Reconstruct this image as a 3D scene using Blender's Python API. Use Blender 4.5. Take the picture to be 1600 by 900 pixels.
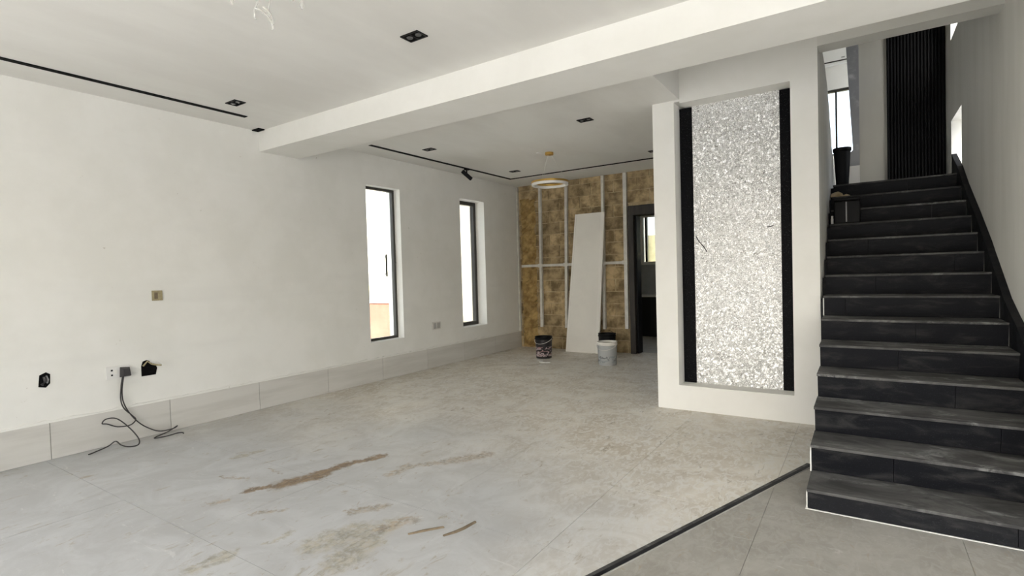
import bpy, math, random
from mathutils import Matrix, Vector
random.seed(7)
for o in list(bpy.data.objects): bpy.data.objects.remove(o)
scene = bpy.context.scene
C = scene.collection

# ------------------------------------------------------------------ camera, sky, sun, exposure
cam_d = bpy.data.cameras.new('camera'); cam_d.sensor_width = 36.0
cam_d.lens = 826.14 / 1600 * 36.0; cam_d.clip_start = 0.05; cam_d.clip_end = 300
cam = bpy.data.objects.new('camera', cam_d); C.objects.link(cam)
Rw = ((0.8332252, 0.5522168, -0.0281480), (-0.0092258, -0.0370151, -0.9992721), (-0.5528568, 0.8328784, -0.0257473))
M = Matrix.Identity(4)
for i in range(3):
    M[i][0] = Rw[0][i]; M[i][1] = -Rw[1][i]; M[i][2] = -Rw[2][i]
M[2][3] = 1.5
cam.matrix_world = M
scene.camera = cam

world = bpy.data.worlds.new('sky'); scene.world = world; world.use_nodes = True
wn = world.node_tree; wn.nodes.clear()
sky = wn.nodes.new('ShaderNodeTexSky'); sky.sky_type = 'NISHITA'; sky.sun_disc = False
sky.sun_elevation = math.radians(44); sky.sun_rotation = math.radians(170); sky.dust_density = 4.0; sky.air_density = 1.0
hs = wn.nodes.new('ShaderNodeHueSaturation'); hs.inputs['Saturation'].default_value = 0.55
bg = wn.nodes.new('ShaderNodeBackground'); bg.inputs['Strength'].default_value = 0.28
wo = wn.nodes.new('ShaderNodeOutputWorld')
wn.links.new(sky.outputs[0], hs.inputs['Color']); wn.links.new(hs.outputs[0], bg.inputs[0]); wn.links.new(bg.outputs[0], wo.inputs[0])

sun_d = bpy.data.lights.new('sun', 'SUN'); sun_d.energy = 4.0; sun_d.angle = math.radians(0.6); sun_d.color = (1.0, 0.995, 0.98)
sun = bpy.data.objects.new('sun', sun_d); C.objects.link(sun)
sun.rotation_euler = Vector((0.05, 0.78, -0.62)).to_track_quat('-Z', 'Y').to_euler()

def portal(name, loc, sx, sy, direction):
    d = bpy.data.lights.new(name, 'AREA'); d.shape = 'RECTANGLE'; d.size = sx; d.size_y = sy
    d.cycles.is_portal = True
    o = bpy.data.objects.new(name, d); C.objects.link(o); o.location = loc
    o.rotation_euler = Vector(direction).to_track_quat('-Z', 'Z').to_euler()
portal('added_back_opening_portal', (-.75, -3.72, 1.40), 5.7, 2.7, (0, 1, 0))  # portals stand in unseen openings, added for daylight

portal('added_side_opening_portal', (-6.10, -1.6, 1.40), 2.8, 2.7, (1, 0, 0))
portal('added_hall_opening_portal', (4.12, .25, 1.40), 6.5, 2.7, (-1, 0, 0))

scene.view_settings.view_transform = 'Standard'; scene.view_settings.look = 'None'
scene.view_settings.gamma = 1.0; scene.view_settings.use_curve_mapping = False
scene.view_settings.exposure = 1.40

# ------------------------------------------------------------------ materials
def ramp_mix(nt, fac, a, b):
    m = nt.nodes.new('ShaderNodeMix'); m.data_type = 'RGBA'
    if fac is not None: nt.links.new(fac, m.inputs[0])
    for sock, v in ((m.inputs[6], a), (m.inputs[7], b)):
        if hasattr(v, 'links'): nt.links.new(v, sock)
        else: sock.default_value = (*v, 1)
    return m.outputs[2]
def math_n(nt, op, a, b=None, c=None, clamp=False):
    n = nt.nodes.new('ShaderNodeMath'); n.operation = op; n.use_clamp = clamp
    for i, v in enumerate((a, b, c)):
        if v is None: continue
        if hasattr(v, 'links'): nt.links.new(v, n.inputs[i])
        else: n.inputs[i].default_value = v
    return n.outputs[0]
def smooth(nt, v, lo, hi):
    n = nt.nodes.new('ShaderNodeMapRange'); n.interpolation_type = 'SMOOTHSTEP'
    nt.links.new(v, n.inputs[0]); n.inputs[1].default_value = lo; n.inputs[2].default_value = hi
    return n.outputs[0]
def noise(nt, scale, detail=4, vec=None, rough=.6, dist=0.0):
    n = nt.nodes.new('ShaderNodeTexNoise'); n.inputs['Scale'].default_value = scale
    n.inputs['Detail'].default_value = detail; n.inputs['Roughness'].default_value = rough; n.inputs['Distortion'].default_value = dist
    if vec is not None: nt.links.new(vec, n.inputs['Vector'])
    return n.outputs['Fac']
def position(nt, scale=None):
    g = nt.nodes.new('ShaderNodeNewGeometry').outputs['Position']
    if scale:
        m = nt.nodes.new('ShaderNodeMapping'); m.inputs['Scale'].default_value = scale
        nt.links.new(g, m.inputs[0]); return m.outputs[0]
    return g
def bump(nt, bsdf, h, strength=.2, dist=.01):
    b = nt.nodes.new('ShaderNodeBump'); b.inputs['Strength'].default_value = strength; b.inputs['Distance'].default_value = dist
    nt.links.new(h, b.inputs['Height']); nt.links.new(b.outputs[0], bsdf.inputs['Normal'])
def base(name, col=(.5, .5, .5), rough=.6, metal=0.0):
    m = bpy.data.materials.new(name); m.use_nodes = True; nt = m.node_tree
    b = nt.nodes['Principled BSDF']
    b.inputs['Base Color'].default_value = (*col, 1); b.inputs['Roughness'].default_value = rough; b.inputs['Metallic'].default_value = metal
    return m, nt, b
def mottled(name, c1, c2, scale, rough=.8, bstr=.15, bdist=.004, metal=0.0, bscale=None, lo=.35, hi=.65, stretch=None, rnd=0.0):
    m, nt, b = base(name, c1, rough, metal)
    p = position(nt, stretch)
    f = smooth(nt, noise(nt, scale, 5, p), lo, hi)
    col = ramp_mix(nt, f, c1, c2)
    if rnd:
        oi = nt.nodes.new('ShaderNodeObjectInfo')
        h = nt.nodes.new('ShaderNodeHueSaturation'); nt.links.new(col, h.inputs['Color'])
        nt.links.new(math_n(nt, 'MULTIPLY_ADD', oi.outputs['Random'], rnd, 1 - rnd / 2), h.inputs['Value']); col = h.outputs[0]
    nt.links.new(col, b.inputs['Base Color'])
    if bstr: bump(nt, b, noise(nt, bscale or scale * 6, 4, p), bstr, bdist)
    return m

MAT = {}
MAT['plaster'] = mottled('wall plaster', (.85, .84, .80), (.81, .80, .755), 1.6, .92, .12, .004, bscale=14)
def mk_plaster():
    m, nt, b = base('wall plaster', (.85, .84, .80), .92)
    p = position(nt)
    c = ramp_mix(nt, smooth(nt, noise(nt, 1.6, 5, p), .35, .65), (.865, .855, .81), (.82, .81, .76))
    c = ramp_mix(nt, math_n(nt, 'MULTIPLY', smooth(nt, noise(nt, 1.1, 3, position(nt, (1, .3, 2.5))), .5, .7), .35), c, (.77, .76, .72))
    pk = math_n(nt, 'MULTIPLY', smooth(nt, noise(nt, 19, 3, p, .6), .70, .76), smooth(nt, noise(nt, 1.7, 2, p), .50, .62))
    c = ramp_mix(nt, math_n(nt, 'MULTIPLY', pk, .6), c, (.42, .38, .30))
    nt.links.new(c, b.inputs['Base Color']); bump(nt, b, noise(nt, 14, 4, p), .12, .004)
    return m
MAT['plaster'] = mk_plaster()
MAT['white'] = mottled('white painted plaster', (.88, .87, .825), (.85, .84, .79), 2.5, .85, .12, .003, bscale=16)
MAT['ceiling'] = mottled('skimmed ceiling', (.84, .83, .79), (.77, .755, .715), 1.1, .92, .15, .004, bscale=9, stretch=(1, .35, 1))
MAT['stairwall'] = mottled('stairwell plaster', (.87, .855, .80), (.81, .795, .735), 1.5, .95, .2, .004, bscale=10, stretch=(1, 2.2, .35))
MAT['skirt_tile'] = mottled('skirting tile', (.66, .64, .595), (.58, .56, .515), 3.0, .6, .1, .002, stretch=(1, .3, 3), rnd=.06)
MAT['grout'] = mottled('grout', (.44, .43, .40), (.36, .35, .32), 8, .95)
MAT['granite'] = None
MAT['joint'] = mottled('floor joint', (.56, .55, .53), (.48, .47, .45), 8, .95)
MAT['landing'] = mottled('shaded landing plaster', (.62, .60, .53), (.56, .54, .475), 1.5, .95, .2, .004, bscale=10, stretch=(1, 2.2, .35))  # stairwell plaster darkened in its colour to dim the landing wall
MAT['black'] = base('black plastic', (.006, .006, .0065), .5)[0]; MAT['black'].node_tree.nodes['Principled BSDF'].inputs['Specular IOR Level'].default_value = .18
MAT['black_matte'] = base('matt black', (.004, .004, .004), .8)[0]; MAT['black_matte'].node_tree.nodes['Principled BSDF'].inputs['Specular IOR Level'].default_value = .1
MAT['frame'] = base('dark bronze aluminium', (.055, .052, .046), .4, .3)[0]
MAT['steel'] = mottled('galvanised steel', (.78, .76, .70), (.66, .64, .59), 9, .5, .05, .002, metal=.0)
MAT['gypsum'] = mottled('gypsum board paper', (.88, .85, .78), (.84, .81, .745), 2, .9, .05, .002)
MAT['gypsum_edge'] = base('gypsum board edge tape', (.90, .87, .81), .9)[0]
MAT['gold'] = base('brushed gold metal', (.62, .40, .11), .35, 1.0)[0]
MAT['diffuser'] = base('white acrylic diffuser', (.85, .83, .78), .4)[0]
MAT['socket'] = base('white socket plastic', (.80, .79, .76), .4)[0]
MAT['beige_plate'] = mottled('beige wall plate', (.42, .36, .21), (.33, .28, .16), 40, .5)
MAT['cable'] = base('dark cable', (.045, .042, .042), .6)[0]
MAT['wood'] = mottled('dark timber', (.018, .015, .013), (.040, .034, .029), 6, .6, .2, .003, stretch=(3, 3, .3))
MAT['mortar'] = mottled('wall mortar', (.62, .51, .32), (.46, .35, .20), 7, .95, .6, .02)
MAT['foam'] = mottled('ochre mortar daub', (.50, .35, .14), (.27, .17, .06), 6, .95, .5, .012)
MAT['block'] = mottled('sandcrete block', (.54, .41, .23), (.21, .15, .075), 5, .95, .8, .015, bscale=26, lo=.36, hi=.66, rnd=.45)
MAT['paving'] = mottled('outdoor paving', (.58, .58, .56), (.51, .51, .49), 1.2, .9, 0)
MAT['ext_white'] = mottled('outdoor white render', (.82, .77, .66), (.78, .73, .62), 1.0, .9, 0)
MAT['ext_orange'] = mottled('outdoor terracotta render', (.29, .125, .085), (.25, .105, .07), 1.4, .9, 0)
MAT['ext_cream'] = mottled('outdoor cream render', (.42, .38, .24), (.34, .32, .19), 3.0, .9, 0)
MAT['leaf'] = mottled('dry hedge leaf', (.46, .44, .20), (.30, .30, .12), 9, .8, 0)
MAT['cabinet'] = base('black cabinet laminate', (.010, .010, .011), .35)[0]
MAT['splash'] = mottled('grey splashback', (.42, .44, .46), (.36, .38, .40), 4, .4, 0)
MAT['counter'] = base('pale worktop', (.72, .71, .69), .3)[0]
MAT['ac'] = base('air conditioner plastic', (.88, .88, .86), .35)[0]
MAT['marble'] = mottled('grey marble', (.34, .34, .345), (.62, .62, .61), 7, .35, 0, lo=.5, hi=.8)
MAT['lens'] = base('downlight lens', (.10, .10, .10), .15)[0]
MAT['mud'] = mottled('dried mud', (.17, .13, .085), (.24, .19, .125), 12, .95, .6, .01)

def mk_granite():
    m, nt, b = base('dusty black granite', (.02, .02, .024), .45)
    p = position(nt)
    n1 = smooth(nt, noise(nt, 5.0, 6, position(nt, (.7, 2.0, 2.4)), .65, .6), .46, .80)
    n2 = smooth(nt, noise(nt, 160, 2, p), .60, .72)
    c = ramp_mix(nt, n2, (.006, .0065, .009), (.022, .023, .028))
    c = ramp_mix(nt, math_n(nt, 'MULTIPLY', n1, .60), c, (.075, .073, .069))
    nt.links.new(c, b.inputs['Base Color'])
    nt.links.new(math_n(nt, 'MULTIPLY_ADD', n1, .3, .55), b.inputs['Roughness']); b.inputs['Specular IOR Level'].default_value = .2
    return m
MAT['granite'] = mk_granite()
def mk_tread():
    m, nt, b = base('dust covered granite tread', (.1, .1, .1), .75)
    n1 = smooth(nt, noise(nt, 3.2, 7, position(nt, (.8, 1.8, 1)), .68, .8), .34, .72)
    n2 = math_n(nt, 'MULTIPLY', smooth(nt, noise(nt, 2.1, 4, position(nt, (1.1, 2.4, 1.0)), .6, .8), .50, .66), smooth(nt, noise(nt, 17, 5, position(nt, (.8, 1.6, 1)), .7, 1.5), .38, .62))
    c = ramp_mix(nt, n1, (.050, .049, .048), (.135, .132, .127))
    c = ramp_mix(nt, math_n(nt, 'MULTIPLY', n2, .75), c, (.30, .30, .29)); b.inputs['Specular IOR Level'].default_value = .2
    nt.links.new(c, b.inputs['Base Color'])
    return m
MAT['tread'] = mk_tread()
def mk_polished():
    m, nt, b = base('polished black granite', (.006, .006, .007), .5)
    f = smooth(nt, noise(nt, 220, 1, position(nt)), .70, .76)
    nt.links.new(ramp_mix(nt, f, (.005, .005, .006), (.30, .30, .29)), b.inputs['Base Color'])
    b.inputs['Specular IOR Level'].default_value = .06
    return m
MAT['polished'] = mk_polished()
def mk_mosaic():
    m, nt, b = base('crushed mirror mosaic', (.90, .90, .88), .30, .22)
    p = position(nt)
    nz = nt.nodes.new('ShaderNodeTexNoise'); nz.inputs['Scale'].default_value = 30; nt.links.new(p, nz.inputs['Vector'])
    add = nt.nodes.new('ShaderNodeVectorMath'); add.operation = 'MULTIPLY_ADD'
    nt.links.new(nz.outputs['Color'], add.inputs[0]); add.inputs[1].default_value = (.02, .02, .02); nt.links.new(p, add.inputs[2])
    v = nt.nodes.new('ShaderNodeTexVoronoi'); v.inputs['Scale'].default_value = 58; nt.links.new(add.outputs[0], v.inputs['Vector'])
    sub = nt.nodes.new('ShaderNodeVectorMath'); sub.operation = 'SUBTRACT'
    nt.links.new(v.outputs['Color'], sub.inputs[0]); sub.inputs[1].default_value = (.5, .5, .5)
    sc = nt.nodes.new('ShaderNodeVectorMath'); sc.operation = 'SCALE'; sc.inputs['Scale'].default_value = .42
    nt.links.new(sub.outputs[0], sc.inputs[0])
    g = nt.nodes.new('ShaderNodeNewGeometry')
    ad = nt.nodes.new('ShaderNodeVectorMath'); ad.operation = 'ADD'; nt.links.new(g.outputs['Normal'], ad.inputs[0]); nt.links.new(sc.outputs[0], ad.inputs[1])
    no = nt.nodes.new('ShaderNodeVectorMath'); no.operation = 'NORMALIZE'; nt.links.new(ad.outputs[0], no.inputs[0])
    nt.links.new(no.outputs[0], b.inputs['Normal'])
    v2 = nt.nodes.new('ShaderNodeTexVoronoi'); v2.feature = 'DISTANCE_TO_EDGE'; v2.inputs['Scale'].default_value = 58; nt.links.new(add.outputs[0], v2.inputs['Vector'])
    e = smooth(nt, v2.outputs['Distance'], .015, .12)
    sepc = nt.nodes.new('ShaderNodeSeparateColor'); nt.links.new(v.outputs['Color'], sepc.inputs[0])
    cell = ramp_mix(nt, smooth(nt, sepc.outputs[0], .05, .95), (.86, .86, .84), (.98, .98, .97))
    nt.links.new(ramp_mix(nt, e, (.38, .37, .35), cell), b.inputs['Base Color'])
    return m
MAT['mosaic'] = mk_mosaic()
def mk_glass(name='window glass', tint=(.97, .99, .98), refl=.06):
    m = bpy.data.materials.new(name); m.use_nodes = True; nt = m.node_tree; nt.nodes.clear()
    t = nt.nodes.new('ShaderNodeBsdfTransparent'); t.inputs[0].default_value = (*tint, 1)
    g = nt.nodes.new('ShaderNodeBsdfGlossy'); g.inputs['Roughness'].default_value = .02
    fr = nt.nodes.new('ShaderNodeFresnel'); fr.inputs['IOR'].default_value = 1.35
    mx = nt.nodes.new('ShaderNodeMixShader'); o = nt.nodes.new('ShaderNodeOutputMaterial')
    nt.links.new(math_n(nt, 'MULTIPLY', fr.outputs[0], .8), mx.inputs[0]); nt.links.new(t.outputs[0], mx.inputs[1]); nt.links.new(g.outputs[0], mx.inputs[2]); nt.links.new(mx.outputs[0], o.inputs[0])
    return m
MAT['glass'] = mk_glass()
def mk_crystal():
    m, nt, b = base('clear crystal', (.95, .94, .90), .06)
    b.inputs['Transmission Weight'].default_value = .55; b.inputs['IOR'].default_value = 1.5
    return m
MAT['crystal'] = mk_crystal()
def mk_label(name, ground, ink1, ink2, z0, seed):
    m, nt, b = base(name, ground, .45)
    tc = nt.nodes.new('ShaderNodeTexCoord'); ob = tc.outputs['Object']
    sep = nt.nodes.new('ShaderNodeSeparateXYZ'); nt.links.new(ob, sep.inputs[0])
    z = sep.outputs[2]
    mp = nt.nodes.new('ShaderNodeMapping'); mp.inputs['Location'].default_value = (seed, 0, 0); mp.inputs['Scale'].default_value = (1, 1, 2.2); nt.links.new(ob, mp.inputs[0])
    f1 = smooth(nt, noise(nt, 9, 2, mp.outputs[0], .5, 1.2), .52, .57)
    f2 = smooth(nt, noise(nt, 16, 2, mp.outputs[0], .5, .8), .56, .60)
    band = math_n(nt, 'MULTIPLY', smooth(nt, z, z0[0], z0[0] + .02), smooth(nt, z, z0[1], z0[1] - .02))
    c = ramp_mix(nt, math_n(nt, 'MULTIPLY', f1, band), ground, ink1)
    c = ramp_mix(nt, math_n(nt, 'MULTIPLY', f2, band), c, ink2)
    nt.links.new(c, b.inputs['Base Color'])
    return m
MAT['pail_black'] = mk_label('black pail print', (.014, .012, .013), (.50, .42, .42), (.33, .20, .20), (.03, .22), 3.0)
MAT['pail_white'] = mk_label('white pail print', (.44, .455, .455), (.33, .36, .38), (.12, .12, .13), (.04, .16), 1.2)

STAINS = [((-3.69,2.05),(-3.58,2.33),.045,0),((-3.58,2.25),(-3.49,2.52),.10,0),((-3.54,2.49),(-3.48,2.85),.06,0),((-3.50,2.80),(-3.38,3.05),.055,0),
 ((-3.01,2.79),(-3.02,3.00),.06,1),((-3.02,3.00),(-2.80,3.22),.05,1),((-2.80,3.22),(-2.64,3.52),.08,1),
 ((-2.58,1.85),(-2.51,2.06),.14,2),((-2.32,1.77),(-2.36,1.98),.12,2),((-2.41,2.17),(-2.33,2.33),.06,1),((-2.39,1.96),(-2.41,2.21),.10,2),
 ((-3.70,1.81),(-3.67,1.88),.035,1),((-3.30,1.87),(-3.19,2.00),.03,1),((-2.85,1.70),(-2.87,1.85),.03,2),((-4.48,2.41),(-4.46,2.61),.05,2),
 ((-2.94,1.33),(-2.93,1.49),.07,2),((-3.97,2.39),(-3.79,2.38),.012,1),((-4.15,2.11),(-3.93,2.19),.02,1),((-2.75,2.21),(-2.64,2.38),.05,1)]
def mk_floor():
    m, nt, b = base('dusty cement coated floor tile', (.5, .5, .47), .62)
    p = position(nt)
    a = noise(nt, 2.2, 7, position(nt, (1.0, 1.0, 1)), .66, 1.1)
    a2 = noise(nt, .55, 3, p, .5, .3)
    a3 = noise(nt, 11, 5, position(nt, (1.5, .8, 1)), .65, 1.6)
    # beige dusty tile, with cool daylight coloured into its cement coat at front left
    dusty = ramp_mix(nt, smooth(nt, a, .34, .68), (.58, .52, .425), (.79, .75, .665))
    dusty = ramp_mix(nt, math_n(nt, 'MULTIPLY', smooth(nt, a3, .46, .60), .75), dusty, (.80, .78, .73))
    xyz = nt.nodes.new('ShaderNodeSeparateXYZ'); nt.links.new(p, xyz.inputs[0])   # hall side of the inlay strip darkened in colour to offset its extra daylight
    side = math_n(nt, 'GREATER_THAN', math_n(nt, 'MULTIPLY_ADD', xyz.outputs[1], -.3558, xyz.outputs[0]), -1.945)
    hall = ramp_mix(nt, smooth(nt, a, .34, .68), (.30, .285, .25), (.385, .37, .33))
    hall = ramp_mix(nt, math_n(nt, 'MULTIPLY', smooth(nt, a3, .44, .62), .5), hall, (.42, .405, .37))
    cool_film = ramp_mix(nt, smooth(nt, a, .32, .70), (.43, .435, .435), (.53, .54, .545))
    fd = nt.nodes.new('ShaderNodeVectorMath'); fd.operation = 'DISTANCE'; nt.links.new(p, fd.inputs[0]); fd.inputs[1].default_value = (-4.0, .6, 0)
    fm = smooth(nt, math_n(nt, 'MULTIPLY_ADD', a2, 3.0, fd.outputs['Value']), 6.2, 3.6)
    col = ramp_mix(nt, fm, dusty, cool_film)
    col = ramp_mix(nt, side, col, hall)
    fleck = smooth(nt, noise(nt, 8, 6, position(nt, (1.6, .7, 1)), .72, 1.2), .58, .70)
    col = ramp_mix(nt, math_n(nt, 'MULTIPLY', fleck, .75), col, (.34, .29, .215))
    fl2 = math_n(nt, 'MULTIPLY', smooth(nt, noise(nt, 4.2, 7, position(nt, (1.9, .6, 1)), .74, .9), .60, .68), smooth(nt, a2, .42, .56))
    col = ramp_mix(nt, math_n(nt, 'MULTIPLY', fl2, .7), col, (.33, .28, .205))
    sc_ = smooth(nt, noise(nt, 5, 6, position(nt, (.5, 2.2, 1)), .75, 2.2), .60, .68)
    col = ramp_mix(nt, math_n(nt, 'MULTIPLY', sc_, .35), col, (.70, .70, .68))
    # shape the edges of the stains with noise
    nz = nt.nodes.new('ShaderNodeTexNoise'); nz.inputs['Scale'].default_value = 7; nz.inputs['Detail'].default_value = 6; nz.inputs['Roughness'].default_value = .7
    nt.links.new(p, nz.inputs['Vector'])
    sb = nt.nodes.new('ShaderNodeVectorMath'); sb.operation = 'SUBTRACT'; nt.links.new(nz.outputs['Color'], sb.inputs[0]); sb.inputs[1].default_value = (.5, .5, .5)
    wp = nt.nodes.new('ShaderNodeVectorMath'); wp.operation = 'MULTIPLY_ADD'; nt.links.new(sb.outputs[0], wp.inputs[0]); wp.inputs[1].default_value = (.20, .20, 0)
    nz2 = nt.nodes.new('ShaderNodeTexNoise'); nz2.inputs['Scale'].default_value = 26; nz2.inputs['Detail'].default_value = 5; nz2.inputs['Roughness'].default_value = .75
    nt.links.new(p, nz2.inputs['Vector'])
    sb2 = nt.nodes.new('ShaderNodeVectorMath'); sb2.operation = 'SUBTRACT'; nt.links.new(nz2.outputs['Color'], sb2.inputs[0]); sb2.inputs[1].default_value = (.5, .5, .5)
    wp0 = nt.nodes.new('ShaderNodeVectorMath'); wp0.operation = 'MULTIPLY_ADD'; nt.links.new(sb2.outputs[0], wp0.inputs[0]); wp0.inputs[1].default_value = (.11, .11, 0); nt.links.new(p, wp0.inputs[2])
    nt.links.new(wp0.outputs[0], wp.inputs[2])
    fine = noise(nt, 26, 5, p, .7)
    cols = [(.21, .145, .085), (.32, .265, .20), (.33, .30, .225)]
    groups = {0: None, 1: None, 2: None}
    for A, B, w, k in STAINS:
        pa = nt.nodes.new('ShaderNodeVectorMath'); pa.operation = 'SUBTRACT'; nt.links.new(wp.outputs[0], pa.inputs[0]); pa.inputs[1].default_value = (A[0], A[1], 0)
        ba = (B[0] - A[0], B[1] - A[1], 0); l2 = ba[0] ** 2 + ba[1] ** 2
        dt = nt.nodes.new('ShaderNodeVectorMath'); dt.operation = 'DOT_PRODUCT'; nt.links.new(pa.outputs[0], dt.inputs[0]); dt.inputs[1].default_value = (ba[0] / l2, ba[1] / l2, 0)
        h = math_n(nt, 'ADD', dt.outputs['Value'], 0.0, clamp=True)
        sc = nt.nodes.new('ShaderNodeVectorMath'); sc.operation = 'SCALE'; sc.inputs[0].default_value = ba; nt.links.new(h, sc.inputs['Scale'])
        d2 = nt.nodes.new('ShaderNodeVectorMath'); d2.operation = 'SUBTRACT'; nt.links.new(pa.outputs[0], d2.inputs[0]); nt.links.new(sc.outputs[0], d2.inputs[1])
        mz = nt.nodes.new('ShaderNodeVectorMath'); mz.operation = 'MULTIPLY'; nt.links.new(d2.outputs[0], mz.inputs[0]); mz.inputs[1].default_value = (1, 1, 0)
        ln = nt.nodes.new('ShaderNodeVectorMath'); ln.operation = 'LENGTH'; nt.links.new(mz.outputs[0], ln.inputs[0])
        msk = smooth(nt, ln.outputs['Value'], w * 1.15, w * .45)
        groups[k] = msk if groups[k] is None else math_n(nt, 'MAXIMUM', groups[k], msk)
    for k in (2, 1, 0):
        g = math_n(nt, 'MULTIPLY', groups[k], smooth(nt, fine, .25, .60) if k else smooth(nt, fine, .15, .5))
        g = math_n(nt, 'MULTIPLY', g, (.95, .82, .75)[k])
        tone = ramp_mix(nt, smooth(nt, noise(nt, 13, 5, position(nt, (1.4, .8, 1)), .7, .8), .36, .62), tuple(v*.72 for v in cols[k]), tuple(min(1, v*1.35) for v in cols[k]))
        col = ramp_mix(nt, g, col, tone)
    nt.links.new(col, b.inputs['Base Color'])
    nt.links.new(math_n(nt, 'MULTIPLY_ADD', a, .35, .38), b.inputs['Roughness'])
    bump(nt, b, a3, .05, .003)
    return m
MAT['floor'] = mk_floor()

# ------------------------------------------------------------------ mesh helpers
class MB:
    def __init__(s): s.v = []; s.f = []
    def box(s, x0, x1, y0, y1, z0, z1):
        n = len(s.v)
        s.v += [(x0,y0,z0),(x1,y0,z0),(x1,y1,z0),(x0,y1,z0),(x0,y0,z1),(x1,y0,z1),(x1,y1,z1),(x0,y1,z1)]
        s.f += [[n+i for i in q] for q in ((0,3,2,1),(4,5,6,7),(0,1,5,4),(1,2,6,5),(2,3,7,6),(3,0,4,7))]
        return s
    def prism(s, pts, d0, d1, axis):
        # polygon pts in the two remaining axes, extruded along axis from d0 to d1
        n = len(s.v); k = len(pts)
        def P(a, b, d): return (d, a, b) if axis == 'x' else (a, d, b) if axis == 'y' else (a, b, d)
        s.v += [P(a, b, d0) for a, b in pts] + [P(a, b, d1) for a, b in pts]
        s.f += [[n+i for i in range(k)], [n+k+i for i in reversed(range(k))]]
        s.f += [[n+i, n+k+i, n+k+(i+1) % k, n+(i+1) % k] for i in range(k)]
        return s
    def hexa(s, bottom, top):
        n = len(s.v); s.v += list(bottom) + list(top)
        s.f += [[n+i for i in q] for q in ((0,3,2,1),(4,5,6,7),(0,1,5,4),(1,2,6,5),(2,3,7,6),(3,0,4,7))]
        return s
    def tube(s, path, r, seg=8, r1=None):
        path = [Vector(p) for p in path]; n0 = len(s.v); K = len(path)
        up = Vector((.13, .31, .94)).normalized()
        for i, p in enumerate(path):
            t = (path[min(i+1, K-1)] - path[max(i-1, 0)]).normalized()
            a = t.cross(up); a = a.normalized() if a.length > 1e-4 else Vector((1, 0, 0)); bvec = t.cross(a)
            rr = r if r1 is None else r + (r1 - r) * i / (K-1)
            for j in range(seg):
                th = 2*math.pi*j/seg; s.v.append(tuple(p + a*math.cos(th)*rr + bvec*math.sin(th)*rr))
        for i in range(K-1):
            for j in range(seg):
                s.f.append([n0+i*seg+j, n0+i*seg+(j+1) % seg, n0+(i+1)*seg+(j+1) % seg, n0+(i+1)*seg+j])
        s.f.append([n0+j for j in reversed(range(seg))]); s.f.append([n0+(K-1)*seg+j for j in range(seg)])
        return s
    def lathe(s, prof, c, seg=28, closed=False):
        n0 = len(s.v); K = len(prof)
        for r, z in prof:
            for j in range(seg):
                th = 2*math.pi*j/seg; s.v.append((c[0]+r*math.cos(th), c[1]+r*math.sin(th), c[2]+z))
        rng = K if closed else K-1
        for i in range(rng):
            a, b2 = n0+i*seg, n0+((i+1) % K)*seg
            for j in range(seg): s.f.append([a+j, a+(j+1) % seg, b2+(j+1) % seg, b2+j])
        if not closed:
            s.f.append([n0+j for j in reversed(range(seg))]); s.f.append([n0+(K-1)*seg+j for j in range(seg)])
        return s
    def build(s, name, mat, parent=None, origin=None, smooth_shade=False, bevel=0):
        me = bpy.data.meshes.new(name)
        if parent is not None:
            off = Vector((0, 0, 0)); q = parent
            while q is not None: off += q.location; q = q.parent
            loc = Vector((0, 0, 0))
            xs = [v for v in s.v]
            cx = sum(v[0] for v in xs)/len(xs); cy = sum(v[1] for v in xs)/len(xs); cz = min(v[2] for v in xs)
            o3 = Vector((cx, cy, cz)); loc = o3 - off
        else:
            if origin is None:
                lo = [min(v[i] for v in s.v) for i in range(3)]; hi = [max(v[i] for v in s.v) for i in range(3)]
                origin = ((lo[0]+hi[0])/2, (lo[1]+hi[1])/2, lo[2])
            o3 = Vector(origin); loc = o3
        me.from_pydata([tuple(Vector(v) - o3) for v in s.v], [], s.f); me.update()
        import bmesh
        bm = bmesh.new(); bm.from_mesh(me); bmesh.ops.recalc_face_normals(bm, faces=bm.faces); bm.to_mesh(me); bm.free()
        if smooth_shade:
            for p in me.polygons: p.use_smooth = True
        ob = bpy.data.objects.new(name, me); C.objects.link(ob); ob.location = loc
        if parent is not None: ob.parent = parent
        me.materials.append(MAT[mat] if isinstance(mat, str) else mat)
        if bevel:
            bv = ob.modifiers.new('edge', 'BEVEL'); bv.width = bevel; bv.segments = 2; bv.limit_method = 'ANGLE'
        if smooth_shade:
            try: me.set_sharp_from_angle(angle=math.radians(35))
            except Exception: pass
        return ob
def spline(pts, n=8):
    out = []; P = [Vector(p) for p in pts]
    for i in range(len(P)-1):
        p0, p1, p2, p3 = P[max(i-1, 0)], P[i], P[i+1], P[min(i+2, len(P)-1)]
        for k in range(n):
            t = k/n; out.append(.5*((2*p1)+(p2-p0)*t+(2*p0-5*p1+4*p2-p3)*t*t+(3*p1-p0-3*p2+p3)*t**3))
    out.append(P[-1]); return out
def tag(o, label, cat, group=None, kind=None):
    o['label'] = label; o['category'] = cat
    if group: o['group'] = group
    if kind: o['kind'] = kind
    return o
def empty(name, loc, label, cat, group=None, kind=None):
    o = bpy.data.objects.new(name, None); C.objects.link(o); o.location = loc; o.empty_display_size = .1
    return tag(o, label, cat, group, kind)
def box(name, mat, b, parent=None, **k): return MB().box(*b).build(name, mat, parent, **k)

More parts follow.
